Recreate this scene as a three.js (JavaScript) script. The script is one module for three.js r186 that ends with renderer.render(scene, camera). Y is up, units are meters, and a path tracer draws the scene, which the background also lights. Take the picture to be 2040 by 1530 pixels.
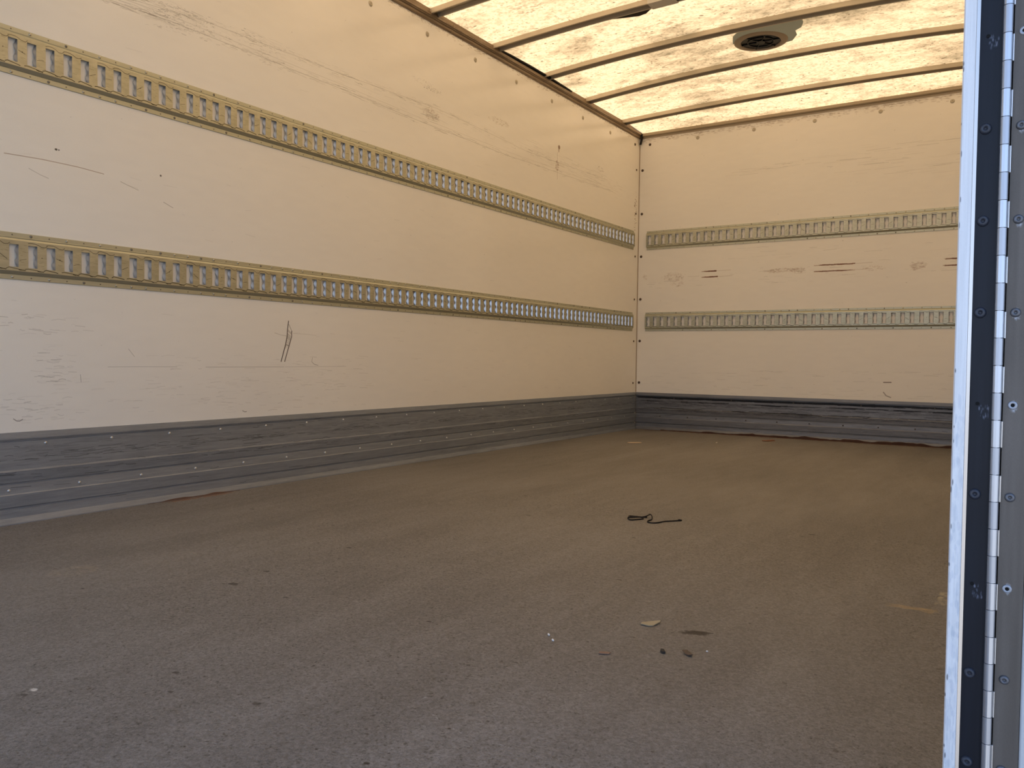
import * as THREE from 'three';
import { mergeGeometries } from 'three/addons/utils/BufferGeometryUtils.js';
import { RoundedBoxGeometry } from 'three/addons/geometries/RoundedBoxGeometry.js';

// ------------------------------------------------------------------ camera, sky, sun, exposure
// The cargo box: left wall x = 0, front bulkhead z = 0, floor y = 0. The camera stands in the side doorway.
const scene = new THREE.Scene();
const camera = new THREE.PerspectiveCamera(2 * Math.atan(765 / 1626.6) * 180 / Math.PI, 2040 / 1530, 0.05, 300);
camera.position.set(2.4255, 0.4831, 5.337);
camera.rotation.set(-0.03066, 0.57707, 0.01241, 'YXZ');
scene.add(camera);

const SKY_HORIZON = [1.15, 1.42, 1.86], SKY_ZENITH = [0.34, 0.62, 1.25];
{
  const W = 64, H = 128, d = new Float32Array(W * H * 4);
  for (let r = 0; r < H; r++) {
    const up = Math.sin(((r + 0.5) / H - 0.5) * Math.PI), k = Math.pow(Math.max(0, 1 - Math.max(0, up)), 2.2);
    for (let c = 0; c < W; c++) {
      for (let n = 0; n < 3; n++) d[(r * W + c) * 4 + n] = SKY_ZENITH[n] + (SKY_HORIZON[n] - SKY_ZENITH[n]) * k;
      d[(r * W + c) * 4 + 3] = 1;
    }
  }
  const sky = new THREE.DataTexture(d, W, H, THREE.RGBAFormat, THREE.FloatType);
  sky.mapping = THREE.EquirectangularReflectionMapping; sky.magFilter = THREE.LinearFilter; sky.needsUpdate = true;
  scene.background = sky;
}
const sun = new THREE.DirectionalLight(new THREE.Color().setRGB(1, 0.95, 0.87), 9.0);
sun.position.set(-9, 15, 3); sun.target.position.set(1.2, 0, 3);
sun.castShadow = true; sun.shadow.mapSize.set(4096, 4096);
Object.assign(sun.shadow.camera, { left: -7, right: 7, top: 7, bottom: -7, near: 1, far: 40 });
scene.add(sun, sun.target);

const renderer = new THREE.WebGLRenderer({ antialias: true });
renderer.toneMapping = THREE.LinearToneMapping;
renderer.toneMappingExposure = 1.05;
renderer.shadowMap.enabled = true;

// ------------------------------------------------------------------ helpers
let seed = 20240611;
const rnd = () => { seed = (seed + 0x6d2b79f5) | 0; let t = Math.imul(seed ^ (seed >>> 15), 1 | seed); t = (t + Math.imul(t ^ (t >>> 7), 61 | t)) ^ t; return ((t ^ (t >>> 14)) >>> 0) / 4294967296; };
const rr = (a, b) => a + (b - a) * rnd();
const W = 2.3536, L = 6.1, PITCH = 0.0508;

function valueNoise(n = 256) {
  const g = new Float32Array(n * n).map(() => rnd() * 2 - 1);
  return (x, y) => {
    let ix = Math.floor(x), iy = Math.floor(y), fx = x - ix, fy = y - iy;
    fx = fx * fx * (3 - 2 * fx); fy = fy * fy * (3 - 2 * fy);
    ix = ((ix % n) + n) % n; iy = ((iy % n) + n) % n;
    const jx = (ix + 1) % n, jy = (iy + 1) % n;
    const a = g[iy * n + ix], b = g[iy * n + jx], c = g[jy * n + ix], d = g[jy * n + jx];
    return a + (b - a) * fx + (c - a) * fy + (a - b - c + d) * fx * fy;
  };
}
const N1 = valueNoise(), N2 = valueNoise(), N3 = valueNoise();

// A canvas that is painted in metres: u from u0 to u1 left to right, v from v0 to v1 bottom to top.
class Paint {
  constructor(w, h, u0, u1, v0, v1, base) {
    Object.assign(this, { w, h, u0, u1, v0, v1 });
    this.c = document.createElement('canvas'); this.c.width = w; this.c.height = h;
    this.g = this.c.getContext('2d');
    if (typeof base === 'function') {
      const im = this.g.createImageData(w, h), o = [0, 0, 0];
      for (let y = 0, i = 0; y < h; y++) {
        const v = v1 - (y + 0.5) / h * (v1 - v0);
        for (let x = 0; x < w; x++, i += 4) {
          base(u0 + (x + 0.5) / w * (u1 - u0), v, o);
          im.data[i] = o[0]; im.data[i + 1] = o[1]; im.data[i + 2] = o[2]; im.data[i + 3] = 255;
        }
      }
      this.g.putImageData(im, 0, 0);
    } else { this.g.fillStyle = base; this.g.fillRect(0, 0, w, h); }
    this.g.lineCap = 'round'; this.g.lineJoin = 'round';
  }
  px(u) { return (u - this.u0) / (this.u1 - this.u0) * this.w; }
  py(v) { return (this.v1 - v) / (this.v1 - this.v0) * this.h; }
  mx(m) { return m / Math.abs(this.u1 - this.u0) * this.w; }
  my(m) { return m / Math.abs(this.v1 - this.v0) * this.h; }
  line(pts, width, color, jitter = 0) {
    const g = this.g; g.strokeStyle = color; g.lineWidth = Math.max(0.7, this.my(width)); g.beginPath();
    pts.forEach(([u, v], i) => g[i ? 'lineTo' : 'moveTo'](this.px(u + (jitter ? rr(-jitter, jitter) : 0)), this.py(v + (jitter ? rr(-jitter, jitter) : 0))));
    g.stroke();
  }
  spot(u, v, ru, rv, color, rot = 0) {
    const g = this.g; g.fillStyle = color; g.beginPath(); g.ellipse(this.px(u), this.py(v), Math.max(0.5, this.mx(ru)), Math.max(0.5, this.my(rv)), rot, 0, 7); g.fill();
  }
  // a streak of broken short scratches along a path
  streak(pts, spread, count, color, len = [0.01, 0.05], width = 0.0012) {
    for (let k = 0; k < count; k++) {
      const s = rnd() * (pts.length - 1), i = Math.min(pts.length - 2, Math.floor(s)), f = s - i;
      const u = pts[i][0] + (pts[i + 1][0] - pts[i][0]) * f, v = pts[i][1] + (pts[i + 1][1] - pts[i][1]) * f + rr(-spread, spread), l = rr(...len);
      this.line([[u, v], [u + l * 0.5, v + rr(-0.002, 0.002)], [u + l, v + rr(-0.003, 0.003)]], width * rr(0.5, 1.4), color(rnd()));
    }
  }
  // a patch of grains
  grains(u, v, ru, rv, count, size, color) {
    for (let k = 0; k < count; k++) {
      const a = rnd() * 6.283, r = Math.sqrt(rnd()) * 0.6 + rnd() * 0.4;
      this.spot(u + Math.cos(a) * ru * r, v + Math.sin(a) * rv * r, size * rr(0.4, 2.2), size * rr(0.3, 1), color(rnd()), rr(-0.3, 0.3));
    }
  }
  tex(srgb = true) {
    const t = new THREE.CanvasTexture(this.c); if (srgb) t.colorSpace = THREE.SRGBColorSpace;
    t.magFilter = THREE.LinearFilter; t.wrapS = t.wrapT = THREE.RepeatWrapping; return t;
  }
}
const ink = (r, g, b, lo, hi) => (k) => `rgba(${r},${g},${b},${(lo + (hi - lo) * k).toFixed(3)})`;

const std = (o) => new THREE.MeshStandardMaterial(o);
function mesh(name, geo, mat, parent = scene) {
  const m = new THREE.Mesh(geo, mat); m.name = name; m.castShadow = m.receiveShadow = true; parent.add(m); return m;
}
function struct(name, geo, mat, label, category) {
  const m = mesh(name, geo, mat); m.userData.kind = 'structure';
  if (label) m.userData.label = label; if (category) m.userData.category = category; return m;
}
const used = {};
function thing(name, label, category, group) {
  const o = new THREE.Group(); const n = used[name] = (used[name] ?? -1) + 1;
  o.name = n ? `${name}_${String(n).padStart(3, '0')}` : name; o.userData = { label, category }; if (group) o.userData.group = group;
  scene.add(o); return o;
}
function solo(name, geo, mat, label, category, group) {
  const o = mesh(name, geo, mat); const n = used[name] = (used[name] ?? -1) + 1;
  if (n) o.name = `${name}_${String(n).padStart(3, '0')}`; o.userData = { label, category }; if (group) o.userData.group = group; return o;
}
const box = (x0, x1, y0, y1, z0, z1) => new THREE.BoxGeometry(x1 - x0, y1 - y0, z1 - z0).translate((x0 + x1) / 2, (y0 + y1) / 2, (z0 + z1) / 2);
const plain = (g) => { const n = g.index ? g.toNonIndexed() : g; for (const k of Object.keys(n.attributes)) if (!['position', 'normal', 'uv'].includes(k)) n.deleteAttribute(k); return n; };
const merge = (list) => mergeGeometries(list.map(plain));

// Sweeps a closed section of [depth, height] points (counter-clockwise seen from +X end) along stations (each maps a section point to a 3-D point). uv: metres along, metres round.
function sweep(section, stations, along, smooth = false) {
  const P = [], UV = [], n = section.length;
  const arc = [0]; for (let i = 0; i < n; i++) { const a = section[i], b = section[(i + 1) % n]; arc.push(arc[i] + Math.hypot(a[0] - b[0], a[1] - b[1])); }
  for (let s = 0; s + 1 < stations.length; s++) for (let i = 0; i < n; i++) {
    const a = section[i], b = section[(i + 1) % n];
    const A = stations[s](...a), B = stations[s](...b), C = stations[s + 1](...b), D = stations[s + 1](...a);
    P.push(...A, ...D, ...C, ...A, ...C, ...B);
    const u0 = along[s], u1 = along[s + 1], v0 = arc[i], v1 = arc[i + 1];
    UV.push(u0, v0, u1, v0, u1, v1, u0, v0, u1, v1, u0, v1);
  }
  const tri = THREE.ShapeUtils.triangulateShape(section.map((p) => new THREE.Vector2(p[0], p[1])), []);
  for (const [st, flip] of [[stations[0], false], [stations[stations.length - 1], true]])
    for (const t of tri) for (const k of flip ? [t[0], t[1], t[2]] : [t[2], t[1], t[0]]) { P.push(...st(...section[k])); UV.push(section[k][0], section[k][1]); }
  const g = new THREE.BufferGeometry();
  g.setAttribute('position', new THREE.Float32BufferAttribute(P, 3)); g.setAttribute('uv', new THREE.Float32BufferAttribute(UV, 2));
  g.computeVertexNormals(); return g;
}
// straight bar along local +X from 0 to len; depth -> +Z, height -> +Y
const bar = (section, x0, x1) => sweep(section, [x0, x1].map((x) => (d, y) => [x, y, d]), [x0, x1]);
const dome = (r, h, seg = 10) => new THREE.LatheGeometry([[0, h], [r * 0.55, h * 0.86], [r * 0.88, h * 0.45], [r, 0], [r, -0.001]].map((p) => new THREE.Vector2(...p)), seg).rotateX(Math.PI / 2);   // points to +Z
const washerScrew = (r) => new THREE.LatheGeometry([[0.0001, 0.0022], [r * 0.22, 0.0012], [r * 0.36, 0.0036], [r * 0.52, 0.0034], [r * 0.6, 0.0012], [r * 0.92, 0.0014], [r, 0.0004], [r, -0.001]].map((p) => new THREE.Vector2(...p)), 16).rotateX(Math.PI / 2);

// ------------------------------------------------------------------ surfaces: walls
const wallBase = (u, v, o) => {
  const k = N1(u * 3, v * 3) * 2.2 + N2(u * 17, v * 60) * 1.2 + (rnd() - 0.5) * 2.6;
  o[0] = 242 + k; o[1] = 236 + k; o[2] = 223 + k * 0.9;
};
const soot = ink(66, 56, 42, 0.04, 0.26), faint = ink(90, 78, 60, 0.03, 0.17), rustInk = ink(104, 60, 32, 0.15, 0.5), blackInk = ink(38, 30, 24, 0.4, 0.85);
function leftWallMarks(p) {
  // scraped band between the upper rail and the roof
  const A = [[3.98, 1.563], [3.69, 1.573], [2.91, 1.573], [2.46, 1.566], [1.67, 1.568], [0.42, 1.60]];
  const B = [[3.9, 1.588], [3.55, 1.621], [2.91, 1.631], [2.28, 1.655], [1.5, 1.632], [0.5, 1.66]];
  p.line(A.map(([u, v]) => [u, v]), 0.0014, 'rgba(80,66,46,0.32)', 0.0015);
  p.line(B.map(([u, v]) => [u, v]), 0.0012, 'rgba(80,66,46,0.28)', 0.0015);
  p.line(A.map(([u, v]) => [u, v + 0.018]), 0.001, 'rgba(80,66,46,0.25)', 0.002);
  p.streak(A, 0.012, 330, soot, [0.01, 0.06], 0.0014); p.streak(B, 0.014, 330, soot, [0.01, 0.05], 0.0013);
  p.streak([[3.8, 1.6], [0.6, 1.63]], 0.05, 240, faint, [0.02, 0.1], 0.001);
  p.streak([[3.78, 1.575], [3.4, 1.61], [3.2, 1.59]], 0.045, 260, soot, [0.004, 0.018], 0.0014);
  p.grains(3.62, 1.60, 0.13, 0.04, 170, 0.0016, soot);
  p.grains(2.32, 1.735, 0.08, 0.012, 90, 0.002, soot); p.grains(2.4, 1.75, 0.1, 0.014, 60, 0.002, faint);
  p.grains(2.33, 1.62, 0.07, 0.03, 160, 0.004, ink(110, 80, 50, 0.03, 0.12)); p.streak([[2.42, 1.63], [2.26, 1.60]], 0.02, 30, soot, [0.02, 0.08], 0.0016);
  p.grains(1.76, 1.725, 0.11, 0.02, 140, 0.004, ink(110, 80, 50, 0.03, 0.10));
  p.spot(1.134, 1.732, 0.012, 0.012, 'rgba(84,50,26,0.55)'); p.spot(1.137, 1.72, 0.006, 0.02, 'rgba(84,50,26,0.35)');
  p.grains(1.154, 1.62, 0.02, 0.035, 40, 0.004, ink(92, 50, 26, 0.08, 0.3)); p.line([[1.153, 1.7], [1.154, 1.54]], 0.003, 'rgba(100,66,38,0.35)', 0.004);
  p.streak([[1.4, 1.66], [0.2, 1.63]], 0.045, 120, faint, [0.02, 0.12], 0.0016);
  p.grains(0.6, 1.71, 0.06, 0.02, 26, 0.005, faint);
  p.grains(0.055, 1.52, 0.02, 0.16, 60, 0.005, ink(96, 66, 40, 0.08, 0.4));
  // between the rails
  p.line([[4.2, 1.035], [4.096, 1.039], [3.994, 1.038], [3.914, 1.033]], 0.0018, 'rgba(116,80,50,0.55)');
  p.line([[3.86, 1.02], [3.836, 1.013], [3.80, 1.004]], 0.0014, 'rgba(90,74,56,0.4)');
  p.line([[4.135, 1.006], [4.103, 0.994], [4.08, 0.988]], 0.0014, 'rgba(90,74,56,0.35)'); p.line([[3.712, 0.981], [3.677, 0.968]], 0.0015, 'rgba(90,74,56,0.45)');
  p.spot(4.058, 1.076, 0.004, 0.003, 'rgba(50,42,34,0.8)'); p.spot(4.05, 1.076, 0.002, 0.002, 'rgba(50,42,34,0.8)'); p.spot(3.722, 1.065, 0.003, 0.003, 'rgba(50,42,34,0.75)');
  // below the lower rail: the forked black scrape and the faint handling marks
  p.line([[3.183, 0.617], [3.1855, 0.602], [3.187, 0.590]], 0.0045, 'rgba(46,34,26,0.85)');
  p.line([[3.181, 0.604], [3.166, 0.578]], 0.004, 'rgba(100,84,70,0.4)');
  p.line([[3.187, 0.588], [3.19, 0.56], [3.199, 0.52], [3.2185, 0.463]], 0.005, 'rgba(56,43,34,0.8)', 0.0008);
  p.line([[3.167, 0.578], [3.168, 0.56], [3.178, 0.53], [3.188, 0.50], [3.2015, 0.463]], 0.0045, 'rgba(56,43,34,0.8)', 0.0008);
  for (let k = 0; k < 44; k++) { const f = rnd(); p.line([[3.187 + f * 0.012, 0.588 - f * 0.07], [3.169 + f * 0.012, 0.574 - f * 0.06]], 0.0014, ink(90, 76, 62, 0.08, 0.3)(rnd())); }
  p.line([[3.25, 0.57], [3.22, 0.563], [3.19, 0.56]], 0.0016, 'rgba(90,76,62,0.28)'); p.line([[3.16, 0.571], [3.10, 0.57], [3.04, 0.567]], 0.0012, 'rgba(90,76,62,0.2)');
  p.line([[3.903, 0.443], [3.80, 0.4435], [3.662, 0.443]], 0.0012, 'rgba(74,62,50,0.32)'); p.line([[3.551, 0.442], [3.204, 0.442]], 0.0012, 'rgba(74,62,50,0.33)'); p.line([[3.2, 0.442], [2.873, 0.444]], 0.001, 'rgba(74,62,50,0.28)');
  p.streak([[4.1, 0.46], [4.0, 0.42]], 0.06, 46, soot, [0.01, 0.04], 0.0013); p.streak([[4.2, 0.57], [3.95, 0.56]], 0.03, 26, soot, [0.01, 0.05], 0.0013);
  p.streak([[3.75, 0.42], [2.7, 0.42]], 0.07, 110, faint, [0.01, 0.06], 0.0012); p.streak([[3.55, 0.34], [2.8, 0.34]], 0.06, 90, faint, [0.01, 0.05], 0.0012);
  p.streak([[4.2, 0.35], [3.3, 0.36]], 0.06, 60, faint, [0.01, 0.05], 0.0012); p.streak([[4.2, 0.33], [4.0, 0.30]], 0.03, 30, soot, [0.01, 0.03], 0.0012);
  p.line([[4.18, 0.297], [4.172, 0.291], [4.163, 0.290], [4.155, 0.295]], 0.002, 'rgba(70,60,50,0.6)'); p.line([[3.396, 0.284], [3.386, 0.279], [3.378, 0.28]], 0.002, 'rgba(70,60,50,0.6)');
  p.line([[3.989, 0.42], [3.987, 0.398]], 0.0012, 'rgba(66,56,46,0.6)'); p.line([[3.06, 0.478], [3.064, 0.462], [3.05, 0.452], [3.03, 0.448]], 0.002, 'rgba(90,76,62,0.45)');
  p.line([[3.835, 0.50], [3.815, 0.476]], 0.0014, 'rgba(80,70,56,0.4)');
  for (let k = 0; k < 130; k++) p.line(((u, v, l) => [[u, v], [u + l, v + rr(-0.004, 0.004)]])(rr(0.15, 4.5), rr(0.28, 0.66), rr(0.005, 0.05)), 0.0011, faint(rnd()));
  for (let k = 0; k < 70; k++) p.line(((u, v, l) => [[u, v], [u + l, v + rr(-0.006, 0.006)]])(rr(0.2, 4.5), rr(0.86, 1.22), rr(0.005, 0.05)), 0.0011, faint(rnd()));
  for (let k = 0; k < 50; k++) p.line(((u, v, l) => [[u, v], [u + l, v + rr(-0.006, 0.006)]])(rr(0.2, 4.5), rr(1.42, 1.95), rr(0.005, 0.06)), 0.0011, faint(rnd()));
  for (let k = 0; k < 90; k++) p.spot(rr(0.2, 4.5), rr(0.27, 1.95), rr(0.001, 0.0025), rr(0.001, 0.002), soot(rnd()));
  // grime that collects under the roof rail, in grains
  for (let k = 0; k < 900; k++) p.spot(rr(0, 4.7), 2.036 - Math.abs(rr(-1, 1) * rr(0, 1)) * 0.03, rr(0.002, 0.012), rr(0.001, 0.003), ink(96, 70, 44, 0.06, 0.22)(rnd()));
}
const SECT = 1.6, WALL_TOP = 2.10;
const wallMats = [0, 1, 2].map((i) => {
  const p = new Paint(2048, 2048, (i + 1) * SECT, i * SECT, 0, WALL_TOP, wallBase);   // u runs away from the door, as the wall is seen
  leftWallMarks(p);
  return new THREE.MeshPhysicalMaterial({ map: p.tex(), roughness: 0.17, specularIntensity: 1 });
});
const plainWall = new Paint(512, 512, 0, 1, 0, 1, wallBase).tex();
const mWhite = std({ map: plainWall, roughness: 0.4 }), mTrimPlain = std({ color: 0x9a958c, roughness: 0.5, metalness: 0.5 });
function faceQuads(list) {   // [[a, b, c, d, uvA, uvC]] rectangles in one geometry
  const P = [], UV = [], g = new THREE.BufferGeometry();
  list.forEach(([a, b, c, d, u0, v0, u1, v1], i) => { P.push(...a, ...b, ...c, ...a, ...c, ...d); UV.push(u0, v0, u1, v0, u1, v1, u0, v0, u1, v1, u0, v1); g.addGroup(i * 6, 6, i); });
  g.setAttribute('position', new THREE.Float32BufferAttribute(P, 3)); g.setAttribute('uv', new THREE.Float32BufferAttribute(UV, 2)); g.computeVertexNormals(); return g;
}
function withBody(front, body, mats, bodyMat) {
  const b = plain(body), g = mergeGeometries([front, b]), n = front.attributes.position.count;
  g.clearGroups(); front.groups.forEach((r) => g.addGroup(r.start, r.count, r.materialIndex)); g.addGroup(n, b.attributes.position.count, mats.length); return [g, [...mats, bodyMat]];
}
const quadsL = [0, 1, 2].map((i) => { const z0 = i * SECT, z1 = (i + 1) * SECT; return [[0, 0, z1], [0, 0, z0], [0, WALL_TOP, z0], [0, WALL_TOP, z1], 0, 0, 1, 1]; });
quadsL.push([[0, 0, L], [0, 0, 4.8], [0, WALL_TOP, 4.8], [0, WALL_TOP, L], 0, 0, (L - 4.8), WALL_TOP]);
const wallLeft = struct('wall_left', ...withBody(faceQuads(quadsL), box(-0.045, -0.0003, -0.1, WALL_TOP, -0.05, L + 0.05), [...wallMats, mWhite], mWhite), 'smooth cream lined left cargo wall with scraped streaks', 'wall');

const frontPaint = new Paint(2048, 2048, 0, W, 0, WALL_TOP, wallBase);
{
  const p = frontPaint;
  for (const [u0, u1, v] of [[0.47, 0.57, 1.089], [0.47, 0.58, 1.051], [1.2, 1.44, 1.092], [1.2, 1.44, 1.054], [1.93, 2.06, 1.093], [1.92, 2.06, 1.055]]) {
    p.line([[u0, v], [(u0 + u1) / 2, v + 0.001], [u1, v]], 0.004, 'rgba(124,78,42,0.45)', 0.001);
    for (let k = 0; k < 26; k++) p.line(((u) => [[u, v + rr(-0.003, 0.003)], [Math.min(u1, u + rr(0.01, 0.07)), v + rr(-0.003, 0.003)]])(rr(u0, u1 - 0.01)), 0.0045, rustInk(rnd()));
    p.line([[u1, v], [u1 + 0.1, v + 0.002]], 0.002, 'rgba(110,78,46,0.3)');
  }
  for (const [u, v, ru, rv, n] of [[0.27, 1.06, 0.1, 0.03, 70], [0.3, 1.02, 0.06, 0.03, 30], [1.0, 1.072, 0.13, 0.014, 90], [1.1, 1.07, 0.05, 0.02, 40], [1.79, 1.06, 0.05, 0.03, 70], [1.55, 1.06, 0.08, 0.02, 20], [0.06, 1.07, 0.02, 0.02, 10]]) p.grains(u, v, ru, rv, n * 2, 0.0045, ink(112, 76, 44, 0.02, 0.11));
  p.streak([[0.6, 1.72], [1.05, 1.74]], 0.02, 26, faint, [0.03, 0.14], 0.002); p.streak([[1.4, 1.76], [2.1, 1.72]], 0.05, 40, faint, [0.03, 0.16], 0.002); p.streak([[1.1, 1.72], [2.1, 1.6]], 0.06, 40, faint, [0.03, 0.2], 0.002);
  p.streak([[0.05, 1.04], [2.2, 1.06]], 0.06, 90, faint, [0.01, 0.08], 0.002); p.streak([[0.1, 0.34], [2.2, 0.36]], 0.08, 120, faint, [0.01, 0.09], 0.002); p.streak([[0.6, 1.2], [1.9, 1.17]], 0.04, 30, faint, [0.03, 0.12], 0.002);
  p.line([[1.62, 0.37], [1.66, 0.371]], 0.006, 'rgba(80,60,44,0.65)'); p.line([[1.62, 0.31], [1.635, 0.29], [1.66, 0.28]], 0.006, 'rgba(80,60,44,0.4)');
  for (let k = 0; k < 120; k++) p.spot(rr(0.03, 2.3), rr(0.27, 2.0), rr(0.001, 0.004), rr(0.001, 0.003), faint(rnd()));
  for (let k = 0; k < 700; k++) p.spot(rr(0, W), 2.03 - Math.abs(rr(-1, 1) * rr(0, 1)) * 0.035, rr(0.003, 0.016), rr(0.001, 0.004), ink(86, 58, 36, 0.04, 0.16)(rnd()));
}
const mFront = new THREE.MeshPhysicalMaterial({ map: frontPaint.tex(), roughness: 0.42, specularIntensity: 0.8 });
const wallFront = struct('wall_front', ...withBody(faceQuads([[[0, 0, 0], [W, 0, 0], [W, WALL_TOP, 0], [0, WALL_TOP, 0], 0, 0, 1, 1]]), box(-0.045, W + 0.034, -0.1, WALL_TOP, -0.05, -0.0003), [mFront], mWhite), 'cream lined bulkhead wall at the front of the cargo box', 'wall');

const DOOR0 = 4.451, DOOR1 = 5.75, HEAD = 1.93, OUT = 2.386;
struct('wall_right', merge([box(W, OUT, -0.1, WALL_TOP, 0, DOOR0 - 0.02), box(W, OUT, HEAD, WALL_TOP, DOOR0 - 0.02, DOOR1), box(W, OUT, -0.1, WALL_TOP, DOOR1, L)]), mWhite, 'cream right cargo wall beyond the side doorway', 'wall');
struct('wall_rear', merge([box(-0.045, 0.07, -0.1, WALL_TOP, L, L + 0.05), box(W - 0.07, OUT, -0.1, WALL_TOP, L, L + 0.05), box(0.07, W - 0.07, 1.94, WALL_TOP, L, L + 0.05)]), mWhite, 'rear frame round the open loading doorway behind the camera', 'wall');
{ // the roll-up rear door stands open: its panels lie on tracks under the rear of the roof
  const d = thing('door_2', 'raised roll-up rear door lying under the roof', 'door'); d.userData.kind = 'structure';
  const g = new RoundedBoxGeometry(W - 0.16, 0.022, 0.296, 1, 0.004);
  for (let k = 0; k < 6; k++) { const p = mesh('door_panel', g, mWhite, d); p.position.set(W / 2, 1.985, L - 0.2 - 0.3 * k); }
  for (const x of [0.05, W - 0.05]) mesh('track', box(x - 0.02, x + 0.02, 1.965, 2.02, L - 1.9, L), mTrimPlain, d);
}

// ------------------------------------------------------------------ floor
const floorBase = (fine) => (u, v, o) => {
  const streaky = N1(u * 9, v * 2.2) * 5 + N2(u * 40, v * 9) * 4, blot = N3(u * 2.1, v * 1.7) * 6, g = (rnd() - 0.5) * (fine ? 30 : 16) + N2(u * 260, v * 260) * (fine ? 12 : 7);
  const pit = N3(u * 420, v * 420); const d = pit > 0.5 ? -58 * (pit - 0.5) / 0.5 * Math.max(0.15, N1(u * 3, v * 3) * 0.7 + 0.6) : 0;
  const k = streaky + blot + g + d;
  o[0] = 119 + k; o[1] = 114 + k; o[2] = 107 + k;
};
function floorMarks(p) {   // painted in (x, z), v = z measured from the bulkhead towards the door
  const dk = ink(34, 27, 22, 0.4, 0.9), md = ink(60, 48, 40, 0.1, 0.4), lt = ink(196, 182, 160, 0.15, 0.5);
  for (let k = 0; k < 1500; k++) p.spot(rr(0.02, W), rr(0, 4.9), rr(0.0012, 0.005), rr(0.0012, 0.005), md(rnd()), rr(0, 3));
  for (let k = 0; k < 500; k++) p.spot(rr(0.02, W), rr(3.2, 4.9), rr(0.0008, 0.0024), rr(0.0008, 0.0024), dk(rnd()), rr(0, 3));
  for (let k = 0; k < 120; k++) p.spot(rr(0.02, W), rr(0, 4.9), rr(0.001, 0.0025), rr(0.001, 0.0025), lt(rnd()));
  for (let k = 0; k < 160; k++) { const u = rr(0.02, W), v = rr(0, 4.9), a = rr(-0.35, 0.35), l = rr(0.01, 0.05); p.line([[u, v], [u + Math.sin(a) * l, v + Math.cos(a) * l]], 0.002, md(rnd() * 0.3)); }
  // stains and spots that the photograph shows
  for (const [u, v, r] of [[1.0, 4.219, 0.012], [0.983, 4.231, 0.004], [1.165, 4.222, 0.006], [0.975, 4.111, 0.008], [0.962, 3.837, 0.007], [0.727, 3.662, 0.006], [0.345, 3.635, 0.009], [1.493, 4.174, 0.005], [1.654, 3.71, 0.006], [1.891, 2.962, 0.009], [1.873, 3.0, 0.006], [1.522, 4.589, 0.007], [1.332, 4.584, 0.006], [1.23, 4.755, 0.006], [1.389, 4.632, 0.004], [0.779, 4.419, 0.004], [1.734, 4.253, 0.0035], [1.678, 4.305, 0.0035], [1.763, 4.626, 0.004], [1.70, 4.56, 0.003], [1.71, 4.57, 0.003], [0.62, 0.9, 0.012], [1.25, 2.6, 0.006], [1.1, 3.2, 0.007], [0.9, 2.9, 0.007], [1.5, 3.3, 0.006]]) { p.spot(u, v, r, r * 0.6, dk(rnd()), 0.5); p.spot(u + r, v + r * 0.4, r * 0.5, r * 0.35, md(1)); }
  for (let k = 0; k < 60; k++) { const f = rnd(); p.spot(1.899 + f * 0.036 + rr(-0.004, 0.004), 3.958 - f * 0.014 + rr(-0.009, 0.009), rr(0.003, 0.008), rr(0.003, 0.006), 'rgba(38,32,29,0.35)', 0.6); }
  p.line([[1.93, 3.945], [1.945, 3.936]], 0.004, 'rgba(40,34,30,0.7)');
  for (let k = 0; k < 70; k++) { const f = rnd(); p.line([[2.17 + f * 0.06, 3.56 + rr(-0.012, 0.014)], [2.2 + f * 0.055, 3.556 + rr(-0.01, 0.014)]], 0.003, ink(186, 154, 108, 0.04, 0.2)(rnd())); }
  for (let k = 0; k < 26; k++) p.spot(rr(2.235, 2.262), rr(3.545, 3.58), rr(0.003, 0.008), rr(0.003, 0.006), 'rgba(190,158,112,0.2)');
  for (let k = 0; k < 24; k++) p.spot(rr(2.255, 2.28), rr(3.40, 3.5), rr(0.002, 0.006), rr(0.003, 0.01), 'rgba(190,176,140,0.35)');
  p.grains(0.63, 4.355, 0.05, 0.06, 260, 0.005, ink(176, 160, 134, 0.02, 0.13)); p.grains(0.69, 4.16, 0.05, 0.1, 130, 0.005, ink(176, 160, 134, 0.02, 0.1));
  for (const l of [[[1.699, 4.446], [1.701, 4.436]], [[1.742, 4.476], [1.768, 4.488]], [[1.793, 4.495], [1.808, 4.499]], [[1.867, 4.498], [1.886, 4.496]], [[1.843, 4.461], [1.852, 4.448]], [[1.864, 4.421], [1.874, 4.411]]]) { const [a, b] = l; for (let k = 0; k < 5; k++) { const f = k / 5 + rr(0, 0.06), e = f + rr(0.08, 0.2); p.line([[a[0] + (b[0] - a[0]) * f, a[1] + (b[1] - a[1]) * f], [a[0] + (b[0] - a[0]) * e, a[1] + (b[1] - a[1]) * e]], 0.0011, `rgba(214,214,214,${rr(0.2, 0.55).toFixed(2)})`, 0.0008); } }
  for (let k = 0; k < 30; k++) p.line(((u, v) => [[u, v], [u + rr(-0.012, 0.012), v + rr(-0.012, 0.012)]])(rr(1.65, 1.95), rr(4.38, 4.53)), 0.0008, 'rgba(206,206,206,0.3)');
  p.grains(1.223, 4.738, 0.006, 0.004, 40, 0.002, ink(214, 208, 196, 0.2, 0.6));
  // rust and rotten wood along the kick strips
  p.grains(0.035, 3.6, 0.012, 0.16, 420, 0.004, ink(140, 84, 48, 0.08, 0.28)); p.line([[0.022, 3.74], [0.026, 3.62], [0.022, 3.45]], 0.004, 'rgba(60,32,20,0.8)', 0.003);
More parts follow.
